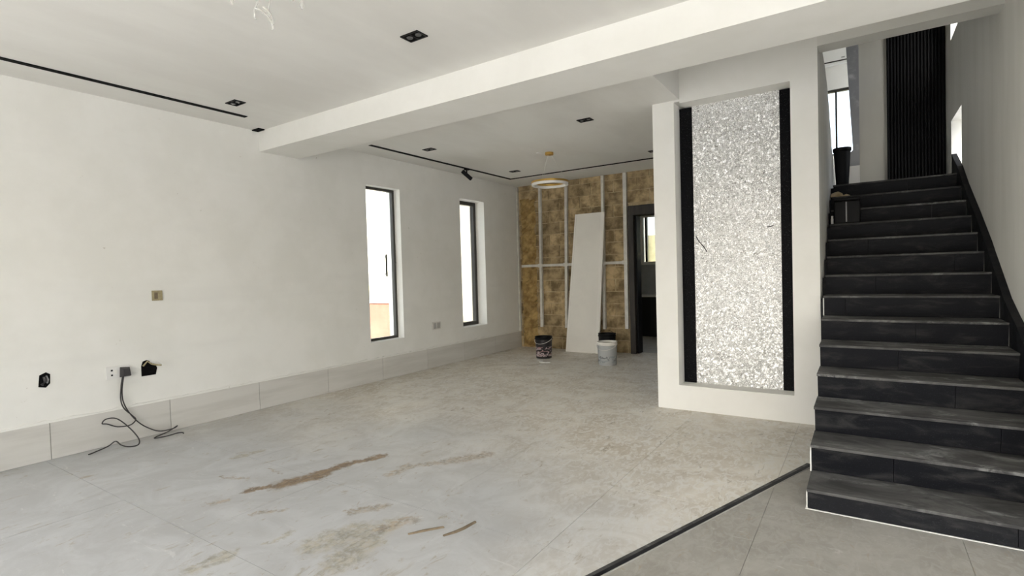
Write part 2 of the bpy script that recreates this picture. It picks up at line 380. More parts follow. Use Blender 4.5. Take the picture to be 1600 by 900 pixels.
# ------------------------------------------------------------------ dimensions (metres)
XL, XR, ZC, ZC2, YK, YP = -5.914, .951, 3.267, 3.29, 9.191, 5.678
YF, XE = -3.6, 4.0            # wall behind the camera with the added opening, far right wall of the hall
YB0, YB1, ZB = 3.607, 4.128, 3.03
WT = .30                      # outer wall thickness
XP0, XP1, XP2, XP3 = -1.882, -1.651, -.556, -.329
ZS, ZL, ZH, ZT = .262, 3.25, 3.518, 3.90
YS, T, RI, RD = 3.716, .318, .1831, -.057
def stepz(k): return k*RI + RD if k else 0.0
ZLAND = stepz(14); YLAND = YS + 13*T
ROOF = 6.2
W1 = (5.197, 5.863, .57, 2.85); W2 = (7.314, 8.03, .575, 2.87)

# ------------------------------------------------------------------ floor with tiles
floor = tag(box('floor', 'joint', (XL-WT, XE, YF, 13.2, -.25, -.004)), 'pale grey dusty tiled floor running through both rooms', 'floor', kind='structure')
TS = .95; gx0 = -.515 - 6*TS; gy0 = 1.525 - 6*TS
for i in range(12):
    for j in range(15):
        x0, x1 = max(gx0+i*TS+.0012, XL), min(gx0+(i+1)*TS-.0012, XE)
        y0, y1 = max(gy0+j*TS+.0012, YF), min(gy0+(j+1)*TS-.0012, YK+.2)
        if x1-x0 < .05 or y1-y0 < .05: continue
        dz = random.uniform(-.0006, .0006)
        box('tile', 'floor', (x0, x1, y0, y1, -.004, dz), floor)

# ------------------------------------------------------------------ walls
def wall_with_holes_x(x0, x1, y0, y1, z0, z1, holes):
    m = MB(); y = y0
    for (a, b, c, d) in sorted(holes):
        m.box(x0, x1, y, a, z0, z1); m.box(x0, x1, a, b, z0, c); m.box(x0, x1, a, b, d, z1); y = b
    m.box(x0, x1, y, y1, z0, z1); return m
def wall_with_holes_y(y0, y1, x0, x1, z0, z1, holes):
    m = MB(); x = x0
    for (a, b, c, d) in sorted(holes):
        if a > x: m.box(x, a, y0, y1, z0, z1)
        if c > z0: m.box(a, b, y0, y1, z0, c)
        if d < z1: m.box(a, b, y0, y1, d, z1)
        x = b
    if x1 > x: m.box(x, x1, y0, y1, z0, z1)
    return m
wl = wall_with_holes_x(XL-WT, XL, YF, YK+.25, 0, ZT, [(-3.0, -.2, 0, 2.75), W1, W2]).build('wall_left', 'plaster')  # first hole is unseen, added to bring in daylight beside the camera
tag(wl, 'long cream plaster wall on the left with two tall slit windows', 'wall', kind='structure')

m = MB()
m.box(XR, XR+.2, 4.3, 7.88, 0, ROOF); m.box(XR, XR+.2, 8.72, YK+.16, 0, ROOF)
m.box(XR, XR+.2, 7.88, 8.72, 0, 2.60); m.box(XR, XR+.2, 7.88, 8.72, 3.28, 4.29); m.box(XR, XR+.2, 7.88, 8.72, 5.2, ROOF)
tag(m.build('wall_right', 'stairwall'), 'grey plaster wall rising beside the stairs on the right', 'wall', kind='structure')
tag(wall_with_holes_y(YF-.2, YF, XL-WT, XE, 0, ZT, [(-3.6, 2.1, 0, 2.75)]).build('wall_front', 'plaster'),
    'wall behind the viewer with a wide added opening for daylight', 'wall', kind='structure')  # unseen opening, added to light the room from behind
tag(wall_with_holes_x(XE, XE+.2, YF-.2, 4.5, 0, ZT, [(-3.0, 3.5, 0, 2.75)]).build('wall_hall', 'plaster'), 'far hall wall right of the viewer', 'wall', kind='structure')  # unseen hall opening, added to even out the daylight
tag(box('wall_hall_end', 'plaster', (XR+.2, XE+.2, 4.3, 4.5, 0, ZT)), 'hall end wall right of the stairs', 'wall', kind='structure')

# back wall: mortar bed with single sandcrete blocks, door opening to the kitchen
DX0, DX1, DZ = -3.42, -2.45, 2.50
wb = wall_with_holes_y(YK+.02, YK+.20, XL, XP3-.12, 0, ZT, [(DX0, DX1, 0, DZ)]).build('wall_back', 'mortar')
tag(wb, 'bare brown blockwork wall at the far end behind metal studs', 'wall', kind='structure')
bl, bh, jt = .455, .228, .014
row = 0; z = .0
while z < ZC2 - .02:
    x = XL + .06 - (bl/2 if row % 2 else 0)
    z1 = min(z + bh - jt, ZC2 + .04)
    while x < -2.0:
        xa, xb = max(x, XL+.01), min(x + bl - jt, -2.0); x += bl
        pieces = [(xa, xb)]
        if z < DZ + .05:      # keep clear of the door casing
            pieces = [(a, min(b, DX0-.11)) for a, b in pieces if a < DX0-.11] + [(max(a, DX1+.11), b) for a, b in pieces if b > DX1+.11]
        for a, b in pieces:
            if b - a < .03: continue
            d = random.uniform(0, .014); e = [random.uniform(-.006, .006) for _ in range(8)]
            y0 = YK + d
            MB().hexa([(a+e[0], y0+.004+e[1]/3, z+e[2]/2), (b+e[3], y0+.004, z+e[4]/2), (b, YK+.04, z), (a, YK+.04, z)],
                      [(a+e[5], y0, z1+e[6]/2), (b+e[7], y0+e[3]/3, z1+e[0]/2), (b, YK+.04, z1), (a, YK+.04, z1)]).build('block', 'block', wb)
    z += bh; row += 1
# rough ochre mortar smeared over the blocks in the corner
m = MB(); nx, nz_ = 7, 64; x0, x1 = XL+.07, XL+.42
g = [[None]*(nx+1) for _ in range(nz_+1)]
for j in range(nz_+1):
    for i in range(nx+1):
        edge = min(i, nx-i) == 0 or j in (0, nz_)
        g[j][i] = len(m.v); m.v.append((x0+(x1-x0)*i/nx+random.uniform(-.02, .02), YK + (.012 if edge else -random.uniform(.0, .045)), .02+3.0*j/nz_+random.uniform(-.015, .015)))
for j in range(nz_):
    for i in range(nx): m.f.append([g[j][i], g[j][i+1], g[j+1][i+1], g[j+1][i]])
m.build('mortar_daub', 'foam', wb)

# niche wall between living room and stairs
m = MB()
m.box(XP0, XP1, YP, YP+.35, 0, ZC2)                      # left column
m.box(XP1, XP3, YP, YP+.35, 0, ZS)                       # sill block
m.box(XP2, XP3, YP, YP+.35, ZS, ZT)                      # right column
m.prism([(-1.591, ZL), (XP2, ZL), (XP2, ROOF), (-1.591, ROOF)], YP, YP+.35, 'y')   # lintel
m.box(XP1, -1.591, YP+.002, YP+.35, ZL+.02, ZC2+.05)
m.box(XP1, XP2, YP+.24, YP+.35, ZS, ZL)                  # back of niche
m.box(XP2, XP3, YP, YP+.35, ZT, ROOF)
tag(m.build('wall_niche', 'white'), 'white framed niche wall standing left of the stairs', 'wall', kind='structure')
m = MB(); m.box(XP3, XR, YP, YP+.2, ZH, ROOF)
tag(m.build('trim_1', 'plaster'), 'plaster header over the stair opening below the roof', 'header', kind='structure')
# stairwell left wall with torn top edge
edge = [(9.19, 2.72), (9.06, 2.77), (8.93, 2.86), (8.78, 2.89), (8.62, 2.98), (8.40, 3.05), (8.28, 3.14), (8.12, 3.27), (7.95, 3.33), (7.74, 3.48), (7.55, 3.55), (7.33, 3.63), (7.1, 3.68), (6.93, 3.71), (6.6, 3.73), (6.27, 3.74), (YP+.35, 4.1)]

m = MB(); pts = [(YP+.35, 0), (YK+.02, 0)] + edge
for (a, b) in zip(edge[:-1], edge[1:]):
    m.prism([(b[0], 0), (a[0], 0), (a[0], a[1]), (b[0], b[1])], XP3-.12, XP3, 'x')
tag(m.build('wall_stair_left', 'stairwall'), 'stairwell side wall with a torn sloping top edge', 'wall', kind='structure')

# ceilings, beam
ceil1 = tag(box('ceiling', 'ceiling', (XL, XE, YF, YB0+.05, ZC, ZC+.3)), 'pale grey skimmed ceiling of the front room', 'ceiling', kind='structure')
m = MB(); m.box(XL, -1.591, YB1-.05, YK+.2, ZC2, ZC2+.62); m.box(-1.591, XP3-.12, YP+.35, YK+.2, ZC2, ZC2+.2)
ceil2 = tag(m.build('ceiling_back', 'ceiling'), 'pale ceiling of the back room with black track', 'ceiling', kind='structure')
tag(box('ceiling_stair', 'ceiling', (-1.591, XE, YB1-.05, YP+.05, ZT, ZT+.2)), 'raised ceiling in front of the stairs', 'ceiling', kind='structure')
tag(box('trim_2', 'white', (XL, XE, YB0, YB1, ZB, ZT)), 'deep white beam crossing the ceiling between the rooms', 'beam', kind='structure')
box('cutout', 'black_matte', (XL+.005, XL+.14, YB0-.085, YB0-.01, ZC-.012, ZC+.01), ceil1)

# upper floor shell round the stairwell
m = MB(); m.box(-1.75, -1.591, YP+.35, YK+.2, ZC2+.6, ROOF)
tag(m.build('wall_upper_left', 'stairwall'), 'upper stairwell wall hidden above the back room', 'wall', kind='structure')
tag(box('ceiling_upper', 'ceiling', (-1.95, XR+.2, YP, 12.7, ROOF, ROOF+.15)), 'upper stairwell ceiling slab', 'ceiling', kind='structure')
m = MB(); y0, y1 = YK+.02, YK+.18
m.box(-1.591, -.80, y0, y1, 2.3, ROOF); m.box(-.80, -.05, y0, y1, 5.3, ROOF); m.box(-.05, XR, y0, y1, 2.3, ROOF)
tag(m.build('wall_landing', 'landing'), 'grey landing wall at the top of the stairs', 'wall', kind='structure')
tag(box('floor_upper', 'grout', (-1.95, XR, YK+.19, 12.7, ZLAND-.22, ZLAND-.03)), 'upper floor slab behind the landing', 'floor', kind='structure')
m = wall_with_holes_y(12.5, 12.7, -1.95, XR+.2, ZLAND, ROOF, [(-.95, -.10, 3.70, 5.02)])
tag(m.build('wall_upper_far', 'white'), 'white far wall of the upstairs room with a window', 'wall', kind='structure')

# ------------------------------------------------------------------ skirting tiles along the left wall
BB0 = -.2
bb = tag(box('baseboard_left', 'grout', (XL, XL+.008, BB0, YK, 0, .325)), 'tall pale tile skirting along the left wall', 'baseboard', kind='structure')
js = [1.565+.957*k for k in range(-6, 9)]
js = [BB0] + [j for j in js if BB0+.1 < j < YK-.1] + [YK]
for a, b in zip(js[:-1], js[1:]):
    h = .325 + random.uniform(-.004, .006)
    box('skirting_tile', 'skirt_tile', (XL+.002, XL+.016, a+.003, b-.003, .002, h), bb)
m = MB(); y = BB0; pts = []      # ragged plaster edge above the tiles
while y < YK: pts.append(y); y += random.uniform(.04, .10)
pts.append(YK)
hs_ = [.331+random.uniform(0, .020) for _ in pts]
for i in range(len(pts)-1):
    m.prism([(pts[i], .322), (pts[i+1], .322), (pts[i+1], hs_[i+1]), (pts[i], hs_[i])], XL, XL+.019, 'x')
m.build('plaster_edge', 'plaster', bb)

# ------------------------------------------------------------------ slit windows in the left wall
def slit(name, W, xf0, xf1, fw, label, handle):
    e = empty(name, (XL-.1, (W[0]+W[1])/2, W[2]), label, 'window', kind='structure')
    y0, y1, z0, z1 = W
    for nm, b in (('stile', (xf0, xf1, y0, y0+fw, z0, z1)), ('stile', (xf0, xf1, y1-fw, y1, z0, z1)),
                  ('rail', (xf0, xf1, y0+fw, y1-fw, z0, z0+fw)), ('rail', (xf0, xf1, y0+fw, y1-fw, z1-fw, z1))):
        box(nm, 'frame', b, e, bevel=.004)
    xm = (xf0+xf1)/2
    box('pane', 'glass', (xm-.004, xm+.004, y0+fw, y1-fw, z0+fw, z1-fw), e)
    if handle:
        mm = MB().box(xm+.004, xm+.03, 5.645, 5.672, 1.55, 1.57).box(xm+.004, xm+.03, 5.645, 5.672, 1.81, 1.83).box(xm+.03, xm+.045, 5.645, 5.672, 1.52, 1.86)
        mm.build('handle', 'frame', e)
        MB().lathe([(.014, 0), (.014, .02)], (xf1+.004, y1-.02, 1.72), 12).build('latch', 'frame', e)
    return e
slit('window_1', W1, -6.105, -6.04, .038, 'nearer tall slit window in the left wall, with a pull handle', True)
slit('window_2', W2, -6.20, -6.115, .065, 'farther tall slit window near the brown block corner', False)

# ------------------------------------------------------------------ stairs
st = empty('staircase', ((XP3+XR)/2, YS, 0), 'straight staircase clad in dusty black stone beside the niche wall', 'staircase')
X0, X1 = -.297, .948
m = MB()
for k in range(1, 15):
    ya = YS+(k-1)*T+.02
    yb = YS+k*T+.02 if k < 14 else YK+.01
    m.box(X0+.002 if k < 7 else X0-.028, X1, ya, yb, max(0.0, stepz(k)-.6) if k > 3 else 0.0, stepz(k)-.032)
m.build('stair_body', 'granite', st)
for k in range(1, 15):
    y = YS+(k-1)*T; za, zb = stepz(k-1), stepz(k)-.0205
    cuts = {1: [.66], 2: [.15], 4: [.52], 5: [.22], 7: [-.13], 10: [.05], 12: [.62], 3: [.70], 6: [.35], 8: [.1], 9: [.7], 11: [.3], 13: [.2], 14: [.45]}[k]
    xs = [X0] + cuts + [X1-.048]
    for a, b in zip(xs[:-1], xs[1:]):
        zl = za+.003 if k > 1 else .006
        yl = y-.034 if k == 1 else y
        MB().hexa([(a+.0015, yl, zl), (b-.0015, yl, zl), (b-.0015, y+.022, zl), (a+.0015, y+.022, zl)],
                  [(a+.0015, y-.030, zb), (b-.0015, y-.030, zb), (b-.0015, y+.022, zb), (a+.0015, y+.022, zb)]).build('riser', 'granite', st)
    yb = YS+k*T+.02 if k < 14 else YK+.01
    box('tread', 'tread', (X0-.004, X1-.048, y-.040, yb, stepz(k)-.019, stepz(k)), st, bevel=.003)
    if k in (1, 2, 7):
        box('edge_trim', 'white', (X0-.008, X0-.001, y-.024, y+.019, za+.002, zb), st)
    if 6 <= k <= 13:
        box('edge_trim', 'grout', (X1-.0475, X1-.044, y-.022, y+.02, za+.002, zb), st)
# first step bed of white grout
box('grout_bed', 'white', (X0-.012, X1, YS-.040, YS+.02, 0.0005, .004), st)
# stone skirting against the right wall, cut in slabs
top = [(4.45, .70), (5.05, 1.03), (5.196, 1.086), (5.467, 1.206), (6.038, 1.562), (6.223, 1.683), (6.76, 1.987), (7.37, 2.315), (7.80, 2.58), (8.261, 2.793)]
def nose(y): return max(0.02, min(stepz(int((y-YS)//T)+1), ZLAND) - .25)
for (a, b) in zip(top[:-1], top[1:]):
    MB().prism([(a[0]+.002, nose(a[0])), (b[0]-.002, nose(a[0])), (b[0]-.002, b[1]), (a[0]+.002, a[1])], X1-.047, XR-.001, 'x').build('skirting_slab', 'granite', st)
MB().prism([(YS, 0.02), (4.448, .02), (4.448, .70), (YS, .30)], X1-.047, XR-.001, 'x').build('skirting_slab', 'granite', st)

# floor inlay strip
sp = [(-.338, 4.53), (-1.11, 2.36), (-1.36, 1.65)]
def ribbon(off0, off1, z0, z1):
    m = MB()
    for (a, b) in zip(sp[:-1], sp[1:]):
        d = Vector((b[0]-a[0], b[1]-a[1])).normalized(); n = Vector((-d.y, d.x))
        q = [(a[0]+n.x*off0, a[1]+n.y*off0), (b[0]+n.x*off0, b[1]+n.y*off0), (b[0]+n.x*off1, b[1]+n.y*off1), (a[0]+n.x*off1, a[1]+n.y*off1)]
        m.prism(q, z0, z1, 'z')
    return m
tr = empty('trim_3', (-.8, 3.2, 0), 'thin black inlay strip running over the floor to the stairs', 'floor strip', kind='structure')
ribbon(-.004, .020, 0, .006).build('dark_strip', 'granite', tr)
ribbon(.020, .026, 0, .004).build('metal_lip', 'grout', tr)
ribbon(-.030, -.004, 0, .003).build('mortar_edge', 'tread', tr)

# ------------------------------------------------------------------ niche filling
mp = empty('mosaic_panel', (-1.09, YP+.21, ZS), 'tall glittering silver crushed glass panel inside the white niche', 'wall panel')
box('glass_face', 'mosaic', (-1.517, -.672, YP+.205, YP+.235, ZS, ZL), mp)
def crack(pts):
    m = MB(); m.tube([(x, YP+.203, z) for x, z in pts], .0045, 5); m.build('crack', 'black_matte', mp)
crack([(-1.50, 1.86), (-1.47, 1.80), (-1.42, 1.74), (-1.385, 1.68)]); crack([(-.80, 1.905), (-.755, 1.91), (-.735, 1.92)])
for xa, xb, side in ((XP1, -1.517, 'left'), (-.672, XP2, 'right')):
    s_ = tag(box('granite_strip', 'polished', (xa+.001, xb-.001, YP+.20, YP+.239, ZS, ZL-.005), bevel=.003),
             'black stone strip on the %s of the glittering niche panel' % ('column side, left' if side == 'left' else 'stair side, right'), 'stone strip', 'black strips in the niche')

# ------------------------------------------------------------------ stud frame on the back wall
fr = empty('stud_frame', (-4.7, YK-.03, .43), 'galvanised metal stud frame fixed to the brown block wall', 'wall frame')
def stud(xt, xb, z0, z1, w=.052):
    m = MB()
    ya, yb = YK-.062, YK-.004
    def seg(dx0, dx1, a, b): m.hexa([(xb+dx0, a, z0), (xb+dx1, a, z0), (xb+dx1, b, z0), (xb+dx0, b, z0)], [(xt+dx0, a, z1), (xt+dx1, a, z1), (xt+dx1, b, z1), (xt+dx0, b, z1)])
    seg(0, w, ya, ya+.002); seg(0, .002, ya, yb); seg(w-.002, w, ya, yb)
    m.build('stud', 'steel', fr)
stud(-5.905, -5.905, .33, 3.27, .03)
stud(-5.37, -5.40, .43, 3.28); stud(-4.78, -4.845, .43, 3.28); stud(-4.025, -4.05, .43, 3.28); stud(-3.60, -3.615, .45, 3.28, .065)
xs = [-5.875, -5.385, -4.815, -4.04, -3.61]
for a, b in zip(xs[:-1], xs[1:]):
    MB().box(a+.055, b-.002, YK-.05, YK-.047, 1.635, 1.685).box(a+.055, b-.002, YK-.05, YK-.004, 1.635, 1.638).box(a+.055, b-.002, YK-.05, YK-.004, 1.682, 1.685).build('rail', 'steel', fr)
for x in xs[1:]:
    MB().box(x-.03, x+.07, YK-.068, YK-.062, 1.625, 1.695).build('clip', 'steel', fr)

# gypsum board leaning on the studs
gb = empty('gypsum_board', (-4.40, 8.95, 0), 'tall white gypsum board leaning against the metal studs', 'board')
fb = [(-4.735, 8.93, .0), (-4.125, 8.93, 0), (-4.125, 8.975, 0), (-4.735, 8.975, 0)]
ft = [(-4.53, 9.065, 2.60), (-4.005, 9.065, 2.60), (-4.005, 9.11, 2.60), (-4.53, 9.11, 2.60)]
MB().hexa(fb, ft).build('core', 'gypsum', gb)
MB().hexa([(-4.1245, 8.928, 0), (-4.06, 8.94, 0), (-4.06, 8.975, 0), (-4.1245, 8.976, 0)], [(-4.0045, 9.063, 2.60), (-3.94, 9.07, 2.60), (-3.94, 9.11, 2.60), (-4.0045, 9.111, 2.60)]).build('edge', 'gypsum_edge', gb)
MB().hexa([(-4.737, 8.925, 0.0), (-4.705, 8.925, 0), (-4.705, 8.9295, 0), (-4.737, 8.9295, 0)], [(-4.532, 9.060, 2.60), (-4.50, 9.060, 2.60), (-4.50, 9.0645, 2.60), (-4.532, 9.0645, 2.60)]).build('edge_tape', 'gypsum_edge', gb)

# ------------------------------------------------------------------ kitchen doorway
d1 = empty('door_1', ((DX0+DX1)/2, YK, 0), 'dark timber doorway to the kitchen in the block wall', 'doorway', kind='structure')
for a, b in ((DX0-.10, DX0), (DX1, DX1+.10)):
    box('casing', 'wood', (a, b, YK-.055, YK+.24, 0, DZ), d1, bevel=.006)
box('casing', 'wood', (DX0-.10, DX1+.10, YK-.055, YK+.24, DZ, DZ+.17), d1, bevel=.006)
for a, b in ((DX0, DX0+.03), (DX1-.03, DX1)):
    box('stop', 'black', (a, b, YK+.03, YK+.22, 0, DZ), d1)
# kitchen room
tag(wall_with_holes_y(12.3, 12.5, XL, -2.0, 0, 3.1, [(-4.42, -2.6, 1.66, 2.82)]).build('wall_kitchen', 'plaster'), 'kitchen far wall seen through the dark doorway', 'wall', kind='structure')
tag(box('wall_kitchen_left', 'plaster', (XL-.1, XL, YK+.2, 12.5, 0, 3.1)), 'kitchen left wall behind the block wall', 'wall', kind='structure')
tag(box('wall_kitchen_right', 'plaster', (-2.15, -2.0, YK+.2, 12.3, 0, 3.1)), 'kitchen right wall behind the stairs', 'wall', kind='structure')
tag(box('ceiling_kitchen', 'ceiling', (XL-.1, -2.0, YK+.2, 12.5, 3.1, 3.25)), 'kitchen ceiling behind the block wall', 'ceiling', kind='structure')
w3 = empty('window_3', (-3.5, 12.36, 1.66), 'kitchen window seen through the dark doorway', 'window', kind='structure')
for b in ((-4.42, -4.37, 12.34, 12.42, 1.66, 2.82), (-2.65, -2.6, 12.34, 12.42, 1.66, 2.82)): box('stile', 'socket', b, w3)
for b in ((-4.37, -2.65, 12.34, 12.42, 1.66, 1.71), (-4.37, -2.65, 12.34, 12.42, 2.77, 2.82)): box('rail', 'socket', b, w3)
for x in (-4.335, -3.5): box('mullion', 'frame', (x, x+.055, 12.345, 12.415, 1.71, 2.77), w3)
box('pane', 'glass', (-4.37, -2.65, 12.376, 12.384, 1.71, 2.77), w3)
kc = empty('kitchen_cabinet', (-3.6, 12.0, 0), 'black kitchen base cabinet with pale worktop beyond the doorway', 'cabinet')
box('body', 'cabinet', (-5.2, -2.2, 11.72, 12.29, .0, .90), kc)
for i in range(5): box('door', 'cabinet', (-5.195+i*.598, -5.195+i*.598+.594, 11.70, 11.719, .1, .89), kc, bevel=.003)
box('worktop', 'counter', (-5.22, -2.18, 11.66, 12.295, .901, .935), kc)
tag(box('splashback', 'splash', (-5.2, -2.2, 12.285, 12.299, .937, 1.64)), 'grey splashback under the kitchen window', 'splashback')

# ------------------------------------------------------------------ ceiling tracks and downlights
def track(name, segs, label):
    e = empty(name, (segs[0][0], segs[0][2], segs[0][4]), label, 'ceiling track')
    for s_ in segs:
        x0, x1, y0, y1, z = s_
        box('channel', 'black_matte', (x0, x1, y0, y1, z-.006, z+.004), e)
    return e
track('ceiling_track', [(-5.515, -5.455, -2.6, 3.21, ZC)], 'long black track set in the front room ceiling')
track('ceiling_track', [(-5.525, -5.465, 4.93, 8.36, ZC2), (-5.465, -1.95, 8.30, 8.36, ZC2)], 'black corner track set in the back room ceiling')
ts = empty('track_spotlight', (-5.50, 7.0, ZC2-.006), 'small black spotlight angled from the back room track', 'spotlight')
MB().box(-5.52, -5.47, 6.97, 7.05, ZC2-.03, ZC2-.006).build('adapter', 'black', ts)
MB().tube([(-5.495, 7.01, ZC2-.02), (-5.495, 7.01, ZC2-.07)], .011, 8).build('stem', 'black', ts)
MB().tube([(-5.55, 6.96, ZC2-.045), (-5.47, 7.10, ZC2-.17)], .034, 14).build('lamp_head', 'black', ts, smooth_shade=True)
def downlight(x, y, z, label, n=2, sx=.085, sy=.115):
    e = empty('downlight', (x, y, z), label, 'downlight', 'black recessed downlights')
    w = sx*n/2
    m = MB(); t = .012
    m.box(x-w, x+w, y-sy/2, y-sy/2+t, z-.008, z+.004).box(x-w, x+w, y+sy/2-t, y+sy/2, z-.008, z+.004)
    for i in range(n+1):
        xx = x-w+i*(2*w-t)/n; m.box(xx, xx+t, y-sy/2+t, y+sy/2-t, z-.008, z+.004)
    m.build('bezel', 'black', e)
    box('housing', 'black_matte', (x-w+.002, x+w-.002, y-sy/2+.002, y+sy/2-.002, z-.003, z+.003), e)
    for i in range(n):
        MB().lathe([(.022, -.007), (.026, 0)], (x-w+(i+.5)*2*w/n, y, z-.001), 12).build('lens', 'lens', e)
downlight(-2.725, 2.90, ZC, 'twin black downlight in the middle of the front room ceiling')
downlight(-5.13, 2.90, ZC, 'black downlight beside the end of the front ceiling track')
downlight(-5.06, 5.62, ZC2, 'black downlight beside the back track, nearer the beam')
downlight(-5.02, 7.75, ZC2, 'black downlight near the far corner of the back track')
downlight(-2.70, 5.72, ZC2, 'black downlight nearest the white niche column on the back ceiling')
downlight(-2.58, 7.85, ZC2, 'black downlight half hidden by the white niche column')

# ring pendant in the back room
rp = empty('ring_pendant', (-3.857, 6.908, 2.80), 'gold and white ring pendant hanging before the block wall', 'pendant lamp')
rc = (-3.857, 6.908, 2.80)
MB().lathe([(.272, .0), (.272, .035), (.232, .035), (.232, .0)], rc, 48, closed=True).build('diffuser', 'diffuser', rp, smooth_shade=True)
MB().lathe([(.278, .036), (.278, .062), (.228, .062), (.228, .036)], rc, 48, closed=True).build('ring', 'gold', rp, smooth_shade=True)
MB().lathe([(.055, ZC2-2.80-.04), (.062, ZC2-2.80-.035), (.062, ZC2-2.80)], rc, 24).build('canopy', 'gold', rp, smooth_shade=True)
for k in range(3):
    th = k*2.094+.5
    MB().tube([(rc[0]+.25*math.cos(th), rc[1]+.25*math.sin(th), 2.86), (rc[0]+.03*math.cos(th), rc[1]+.03*math.sin(th), ZC2-.035)], .0016, 5).build('cord', 'steel', rp)
hk = tag(MB().lathe([(.035, -.01), (.04, 0)], (-3.99, 6.83, ZC2), 12).build('ceiling_rose', 'socket'), 'tiny white ceiling rose beside the ring pendant fixing', 'ceiling rose')

# crystal chandelier cut off by the top of the picture
cx, cy = -2.72, 1.70
ch = empty('chandelier', (cx, cy, 2.9), 'clear crystal chandelier with curled glass arms hanging from front ceiling', 'chandelier')
MB().lathe([(.10, -.03), (.12, -.02), (.12, 0)], (cx, cy, ZC), 24).build('canopy', 'gold', ch, smooth_shade=True)
MB().tube([(cx, cy, ZC-.02), (cx, cy, 3.14)], .012, 10).build('stem', 'gold', ch)
MB().lathe([(.02, -.05), (.05, -.02), (.06, .02), (.03, .05)], (cx, cy, 3.14), 20).build('hub', 'gold', ch, smooth_shade=True)
for k in range(7):
    th = k*math.pi/3.5 + .2; rr = .20 if k % 2 else .14; zz = .05 if k % 2 else .0
    path = []
    for i in range(11):
        u = i/10; r_ = .04 + rr*math.sin(u*math.pi*.55)/math.sin(math.pi*.55); z_ = 3.20 + zz + .07*math.sin(u*math.pi) - .13*u*u
        path.append((cx+r_*math.cos(th+.35*u), cy+r_*math.sin(th+.35*u), z_))
    MB().tube(path, .009, 7, .005).build('arm', 'crystal', ch, smooth_shade=True)
    e_ = path[-1]
    MB().lathe([(.003, .0), (.011, -.02), (.012, -.035), (.002, -.055)], e_, 8).build('drop', 'crystal', ch, smooth_shade=True)

MB().tube(spline([(cx, cy, 3.11), (-2.77, 1.72, 3.06), (-2.84, 1.74, 3.035), (-2.865, 1.75, 3.0), (-2.85, 1.75, 2.985)], 5), .006, 7, .004).build('arm', 'crystal', ch, smooth_shade=True)
MB().tube(spline([(-2.83, 1.74, 3.035), (-2.79, 1.745, 3.015), (-2.735, 1.75, 2.965), (-2.70, 1.75, 2.92), (-2.695, 1.75, 2.885)], 6), .007, 7, .005).build('arm', 'crystal', ch, smooth_shade=True)
MB().tube(spline([(-2.76, 1.74, 3.02), (-2.715, 1.745, 2.985), (-2.685, 1.745, 2.94), (-2.68, 1.745, 2.905)], 6), .005, 7, .004).build('arm', 'crystal', ch, smooth_shade=True)

# ------------------------------------------------------------------ sockets, holes and cables on the left wall
def plate(name, mat, y0, y1, z0, z1, label, cat, th=.012):
    return tag(box(name, mat, (XL, XL+th, y0, y1, z0, z1), bevel=.003), label, cat)
wp_ = empty('wall_plate', (XL, 2.45, 1.335), 'beige square plate alone high on the left wall', 'wall plate')
box('cover', 'beige_plate', (XL, XL+.012, 2.405, 2.50, 1.338, 1.438), wp_, bevel=.003)
box('rocker', 'mud', (XL+.012, XL+.016, 2.425, 2.455, 1.355, 1.42), wp_)
def hole(name, pts, label):
    e = empty(name, (XL, sum(q[0] for q in pts)/len(pts), min(q[1] for q in pts)), label, 'socket box')
    MB().prism(pts, XL, XL+.004, 'x').build('box_mouth', 'black_matte', e)
    return e
h1 = hole('socket_box', [(1.505, .645), (1.555, .632), (1.585, .665), (1.588, .745), (1.56, .765), (1.515, .745)], 'dark open socket box at the far left of the wall')
MB().tube([(XL+.004, 1.53, .66), (XL+.02, 1.55, .69), (XL+.015, 1.545, .73)], .014, 7).build('conduit', 'cable', h1)
MB().tube([(XL+.004, 1.565, .67), (XL+.014, 1.57, .70), (XL+.006, 1.56, .735)], .007, 6).build('wire', 'marble', h1)
h2 = hole('socket_box', [(2.285, .60), (2.41, .60), (2.425, .665), (2.41, .70), (2.385, .705), (2.37, .735), (2.335, .755), (2.30, .745), (2.285, .70)], 'black ragged socket hole with bare wires right of the white socket')
MB().tube([(XL+.006, 2.30, .70), (XL+.03, 2.33, .745), (XL+.04, 2.36, .715), (XL+.045, 2.40, .70), (XL+.05, 2.445, .69)], .008, 6).build('wire', 'beige_plate', h2)
MB().tube([(XL+.006, 2.36, .735), (XL+.03, 2.385, .72), (XL+.04, 2.42, .725), (XL+.04, 2.455, .70)], .006, 6).build('wire', 'socket', h2)
sk = empty('wall_socket', (XL, 2.09, .61), 'white double socket with a dark plug above the loose cables', 'socket')
box('face_plate', 'socket', (XL, XL+.012, 1.992, 2.185, .618, .735), sk, bevel=.003)
for z_ in (.655, .70): box('slot', 'black', (XL+.012, XL+.0135, 2.03, 2.045, z_-.008, z_+.008), sk)
box('rocker', 'diffuser', (XL+.012, XL+.016, 2.06, 2.08, .66, .70), sk)
pl = tag(MB().hexa([(XL+.0125, 2.095, .625), (XL+.0125, 2.19, .625), (XL+.07, 2.175, .635), (XL+.07, 2.10, .635)], [(XL+.0125, 2.10, .725), (XL+.0125, 2.185, .715), (XL+.07, 2.165, .70), (XL+.07, 2.105, .71)]).build('power_plug', 'cable', bevel=.006),
         'dark grey plug in the right half of the white socket', 'plug')
ow = empty('wall_outlet', (XL, 6.6, .62), 'grey double outlet low on the wall between the slit windows', 'outlet')
box('face_plate', 'steel', (XL, XL+.012, 6.50, 6.70, .625, .745), ow, bevel=.003)
for y in (6.52, 6.61): box('insert', 'grout', (XL+.012, XL+.016, y, y+.07, .64, .73), ow)
q = XL
